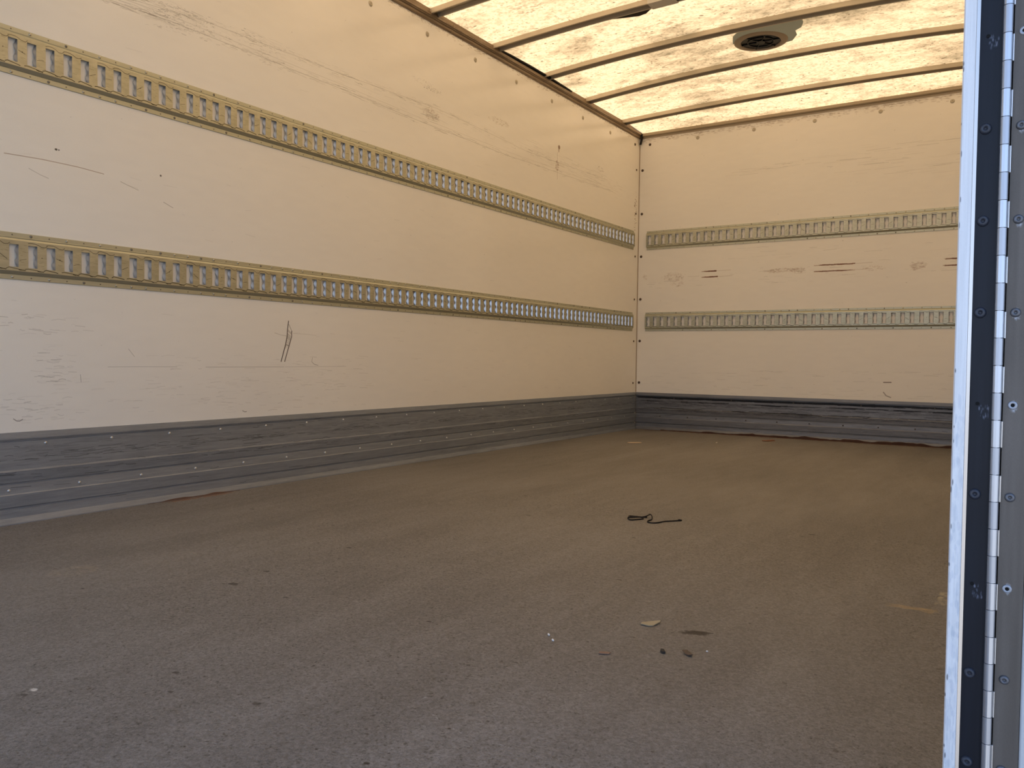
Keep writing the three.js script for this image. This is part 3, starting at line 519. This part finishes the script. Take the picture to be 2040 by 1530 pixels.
{
  const z = DOOR0, up = (sec, y0, y1) => sweep(sec, [y0, y1].map((y) => (a, b) => [a, y, b]), [y0, y1]);
  const a = 2.3536, b = 2.3640, c = 2.3672;
  const g = up([[a, z - 0.03], [a, z + 0.003], [a + 0.0012, z + 0.0042], [b, z + 0.0042], [b, z - 0.03]], JB, JT), uv = g.attributes.uv, pos = g.attributes.position;
  for (let i = 0; i < uv.count; i++) uv.setXY(i, pos.getX(i) - a, pos.getY(i));
  const jamb = struct('trim_5', g, std({ map: jt, roughness: 0.38, metalness: 0.1 }), 'white metal edge trim of the side doorway', 'door frame');
  const e = mesh('edge_strip', up([[b, z - 0.03], [b, z + 0.0036], [b + 0.0004, z + 0.004], [c, z + 0.0022], [c, z - 0.03]], JB, JT), std({ color: new THREE.Color().setRGB(0.72, 0.68, 0.64), roughness: 0.22, metalness: 0.85 }), jamb); e.userData.label = 'polished metal edge strip';
  const darkPaint = new Paint(128, 2048, 0, 0.02, 0, 2, (u, v, o) => { const k = N1(u * 400, v * 20) * 3 + (rnd() - 0.5) * 4; o[0] = 15 + k; o[1] = 21 + k; o[2] = 33 + k; });
  for (const [u, v] of [[0.012, 0.445], [0.011, 0.274], [0.011, 0.79]]) { for (let k = 0; k < 24; k++) darkPaint.spot(u + rr(-0.004, 0.004), v - rr(0, 0.012), rr(0.0003, 0.0009), rr(0.0006, 0.002), 'rgba(170,176,190,0.3)'); }
  const dt = darkPaint.tex(); dt.repeat.set(50, 0.5);
  const g2 = up([[c, z - 0.03], [c, z], [2.3862, z], [2.3862, z - 0.03]], JB, JT), u2 = g2.attributes.uv, p2 = g2.attributes.position;
  for (let i = 0; i < u2.count; i++) u2.setXY(i, p2.getX(i) - c, p2.getY(i));
  const dk = mesh('dark_jamb_face', g2, new THREE.MeshPhysicalMaterial({ map: dt, roughness: 0.42, specularIntensity: 0.7 }), jamb); dk.userData.label = 'dark navy painted jamb face';
  const top = struct('trim_6', box(W - 0.002, OUT + 0.002, HEAD - 0.012, HEAD, DOOR0, DOOR1), std({ color: 0xc8ccd2, roughness: 0.4 }), 'metal header of the side doorway', 'door frame');
  void top;

  // hinge
  const h = thing('piano_hinge', 'long steel continuous hinge of the open side door', 'hinge');
  const KX = 2.3895, KR = 0.0041, gK = new THREE.CylinderGeometry(KR, KR, 0.0248, 14), mK = std({ color: new THREE.Color().setRGB(0.62, 0.65, 0.70), roughness: 0.28, metalness: 0.9 }), mK2 = std({ color: new THREE.Color().setRGB(0.52, 0.54, 0.58), roughness: 0.36, metalness: 0.85 });
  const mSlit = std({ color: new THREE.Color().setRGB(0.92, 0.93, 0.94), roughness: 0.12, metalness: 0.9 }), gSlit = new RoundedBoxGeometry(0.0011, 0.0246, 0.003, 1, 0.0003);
  for (let k = -34; k < 45; k++) {
    const y = 0.762 + 0.0254 * (k + 0.5); if (y < -0.08 || y > JT - 0.02) continue;
    const n = mesh('knuckle', gK, k & 1 ? mK2 : mK, h); n.position.set(KX, y, z + 0.004);
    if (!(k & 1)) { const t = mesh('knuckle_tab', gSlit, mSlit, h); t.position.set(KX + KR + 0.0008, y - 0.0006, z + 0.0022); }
  }
  mesh('pin', new THREE.CylinderGeometry(0.0022, 0.0022, JT - 0.02 + 0.08, 8).translate(KX, (JT - 0.1) / 2, z + 0.004), mK2, h);
  const leafPaint = new Paint(128, 2048, 0, 0.03, 0, 2, (u, v, o) => { const k = N1(u * 300, v * 14) * 5 + N2(u * 60, v * 5) * 5 + (rnd() - 0.5) * 6; o[0] = 106 + k; o[1] = 99 + k; o[2] = 92 + k; });
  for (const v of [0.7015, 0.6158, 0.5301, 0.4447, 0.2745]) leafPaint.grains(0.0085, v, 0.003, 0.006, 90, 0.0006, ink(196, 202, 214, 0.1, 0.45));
  const lt = leafPaint.tex(); lt.repeat.set(1 / 0.03, 0.5);
  const g3 = up([[2.3944, z - 0.002], [2.3944, z], [2.4152, z], [2.4152, z - 0.002]], JB, JT), u3 = g3.attributes.uv, p3 = g3.attributes.position;
  for (let i = 0; i < u3.count; i++) u3.setXY(i, p3.getX(i) - 2.3944, p3.getY(i));
  mesh('door_leaf_plate', g3, std({ map: lt, roughness: 0.5, metalness: 0.35 }), h);
  const bolt = new THREE.LatheGeometry([[0.0001, 0.0014], [0.0012, 0.0008], [0.0018, 0.0030], [0.0034, 0.0030], [0.0046, 0.0019], [0.0052, 0.0004], [0.0052, -0.001]].map((p) => new THREE.Vector2(...p)), 18).rotateX(Math.PI / 2);
  const ring = new THREE.LatheGeometry([[0.0001, 0.0002], [0.0016, 0.0002], [0.0018, 0.0012], [0.0036, 0.0012], [0.004, 0], [0.004, -0.001]].map((p) => new THREE.Vector2(...p)), 18).rotateX(Math.PI / 2);
  const mBoltD = std({ color: new THREE.Color().setRGB(0.035, 0.04, 0.055), roughness: 0.38 }), mBolt = std({ color: new THREE.Color().setRGB(0.16, 0.16, 0.17), roughness: 0.4, metalness: 0.6 }), mRing = std({ color: new THREE.Color().setRGB(0.4, 0.42, 0.46), roughness: 0.4, metalness: 0.6 }), mHole = std({ color: 0x050505, roughness: 0.9 });
  const gHole = new THREE.CylinderGeometry(0.0017, 0.0017, 0.0012, 12).rotateX(Math.PI / 2);
  for (let k = 0; k < 22; k++) {
    const y = 0.1888 - 0.0857 + 0.0857 * k; if (y > JT - 0.04) break;
    const small = k === 2 || k === 4 || k === 8;
    const l = mesh(small ? 'screw_hole' : 'screw', small ? gHole : bolt, small ? mHole : mBoltD, jamb); l.position.set(2.3738, y + 0.0005, z + (small ? 0.0001 : 0)); 
    const r = mesh(small ? 'screw_eyelet' : 'screw', small ? ring : bolt, small ? mRing : mBolt, h); r.position.set(2.4022, y, z); if (!small) r.scale.setScalar(0.84);
    if (small) { const q = mesh('screw_hole', gHole, mHole, h); q.position.set(2.4022, y, z + 0.0002); }
  }
  // the door itself, folded back along the outside of the truck
  const d = thing('door_1', 'open side door folded back along the truck', 'door'); d.userData.kind = 'structure';
  mesh('panel', box(2.396, 2.4150, JB, JT - 0.01, z - 1.25, z - 0.0022), mWhite, d);
  const sk = new RoundedBoxGeometry(0.011, JT - 0.01 - JB, 1.25, 2, 0.002).translate(2.4210, (JT - 0.01 + JB) / 2, z - 0.625 + 0.002);
  const s = mesh('outer_skin', sk, std({ color: new THREE.Color().setRGB(0.62, 0.65, 0.68), roughness: 0.4, metalness: 0.2 }), d); s.userData.label = 'pale metal outer skin';
}
struct('ground', new THREE.CylinderGeometry(60, 60, 0.1, 64).translate(0, -1.1, 0), std({ color: new THREE.Color().setRGB(0.30, 0.29, 0.27), roughness: 0.95 }), 'grey paved yard below the truck', 'ground');

// ------------------------------------------------------------------ litter on the floor
const flat = (pts, t, bend = 0) => {
  const c = pts.reduce((a, p) => [a[0] + p[0] / pts.length, a[1] + p[1] / pts.length], [0, 0]);
  const g = new THREE.ExtrudeGeometry(new THREE.Shape(pts.map(([x, z]) => new THREE.Vector2(x - c[0], -(z - c[1])))), { depth: t, bevelEnabled: true, bevelSize: t * 0.4, bevelThickness: t * 0.3, bevelSegments: 1 }).rotateX(-Math.PI / 2);
  if (bend) { const a = g.attributes.position; for (let i = 0; i < a.count; i++) a.setY(i, a.getY(i) + bend * (a.getX(i) ** 2 + a.getZ(i) ** 2)); g.computeVertexNormals(); }
  g.computeBoundingBox(); g.translate(0, -g.boundingBox.min.y, 0); return [g, c];
};
function litter(name, pts, t, color, label, category, bend = 0, group) { const [g, c] = flat(pts, t, bend); const o = solo(name, g, std({ color, roughness: 0.75 }), label, category, group); o.position.set(c[0], 0.0002, c[1]); return o; }
{
  const pts = [[1.416, 3.016], [1.392, 3.024], [1.364, 3.030], [1.370, 3.050], [1.376, 3.068], [1.393, 3.084], [1.404, 3.070], [1.416, 3.044], [1.398, 3.04], [1.384, 3.058], [1.378, 3.074], [1.396, 3.052], [1.414, 3.026], [1.421, 3.004], [1.434, 3.020], [1.442, 3.042], [1.441, 3.066], [1.448, 3.084], [1.463, 3.088], [1.475, 3.077], [1.484, 3.047], [1.500, 3.026], [1.512, 3.010], [1.520, 2.996]];
  const g = new THREE.TubeGeometry(new THREE.CatmullRomCurve3(pts.map(([x, z], i) => new THREE.Vector3(x, 0.0022 + (i > 7 && i < 14 ? 0.0034 : 0) + (i === 13 || i === 14 ? 0.004 : 0), z))), 160, 0.0019, 6);
  const k = new THREE.SphereGeometry(0.0036, 8, 6).scale(1.6, 0.8, 1).translate(1.516, 0.003, 3.003);
  const cord = thing('cord', 'thin black cord looped on the floor in front of the bulkhead', 'cord');
  mesh('strand', g, std({ color: 0x17120d, roughness: 0.8 }), cord); mesh('knot', k, std({ color: 0x120e0a, roughness: 0.8 }), cord);
}
litter('wood_chip', [[1.8215, 3.967], [1.8195, 3.957], [1.824, 3.948], [1.845, 3.933], [1.846, 3.938], [1.8425, 3.962], [1.836, 3.967]], 0.0012, new THREE.Color().setRGB(0.42, 0.35, 0.22), 'pale tan flat chip beside the dark stain on the floor', 'chip', 6);
litter('wood_chip', [[0.402, 0.984], [0.41, 0.972], [0.455, 0.934], [0.466, 0.935], [0.45, 0.956], [0.42, 0.985]], 0.004, new THREE.Color().setRGB(0.62, 0.46, 0.28), 'bright wood chip on the floor near the far corner', 'chip');
litter('wood_chip', [[0.998, 0.335], [1.035, 0.25], [1.05, 0.262], [1.02, 0.345]], 0.004, new THREE.Color().setRGB(0.25, 0.12, 0.07), 'reddish wood splinter by the bulkhead kick strip', 'chip');
litter('wood_chip', [[1.823, 4.136], [1.826, 4.145], [1.84, 4.137], [1.8395, 4.13], [1.833, 4.13]], 0.001, new THREE.Color().setRGB(0.26, 0.16, 0.11), 'thin reddish brown flake on the floor in the foreground', 'flake', 8);
litter('leaf_scrap', [[1.936, 4.056], [1.942, 4.051], [1.95, 4.058], [1.957, 4.067], [1.952, 4.069], [1.944, 4.064]], 0.0012, new THREE.Color().setRGB(0.12, 0.08, 0.05), 'crumpled dark brown leaf scrap right of the black sliver', 'leaf', 20);
litter('bark_sliver', [[1.9035, 4.069], [1.907, 4.068], [1.914, 4.0785], [1.911, 4.0805], [1.906, 4.077]], 0.0022, new THREE.Color().setRGB(0.03, 0.026, 0.022), 'small black sliver left of the crumpled leaf scrap', 'sliver');
litter('grit_piece', [[0.812, 0.637], [0.818, 0.634], [0.82, 0.643], [0.814, 0.646]], 0.004, new THREE.Color().setRGB(0.6, 0.55, 0.45), 'tiny white speck on the far floor before the bulkhead', 'speck');
{
  const g = new THREE.CapsuleGeometry(0.0017, 0.0042, 4, 8).rotateZ(Math.PI / 2).translate(0, 0.0019, 0), m = std({ color: new THREE.Color().setRGB(0.86, 0.86, 0.84), roughness: 0.5 });
  const a = solo('white_pellet', g, m, 'upper of two small white pellets on the floor', 'pellet', 'white pellets'); a.position.set(1.712, 0, 4.113); a.rotation.y = -0.75;
  const b = solo('white_pellet', g, m, 'lower of two small white pellets on the floor', 'pellet', 'white pellets'); b.position.set(1.732, 0, 4.133); b.rotation.y = -0.7;
  const c = solo('white_crumb', new THREE.IcosahedronGeometry(0.0022, 0).scale(1, 0.7, 0.8).translate(0, 0.0014, 0), m, 'tiny white crumb right of the crumpled leaf scrap', 'crumb'); c.position.set(1.969, 0, 4.031);
}
renderer.render(scene, camera);
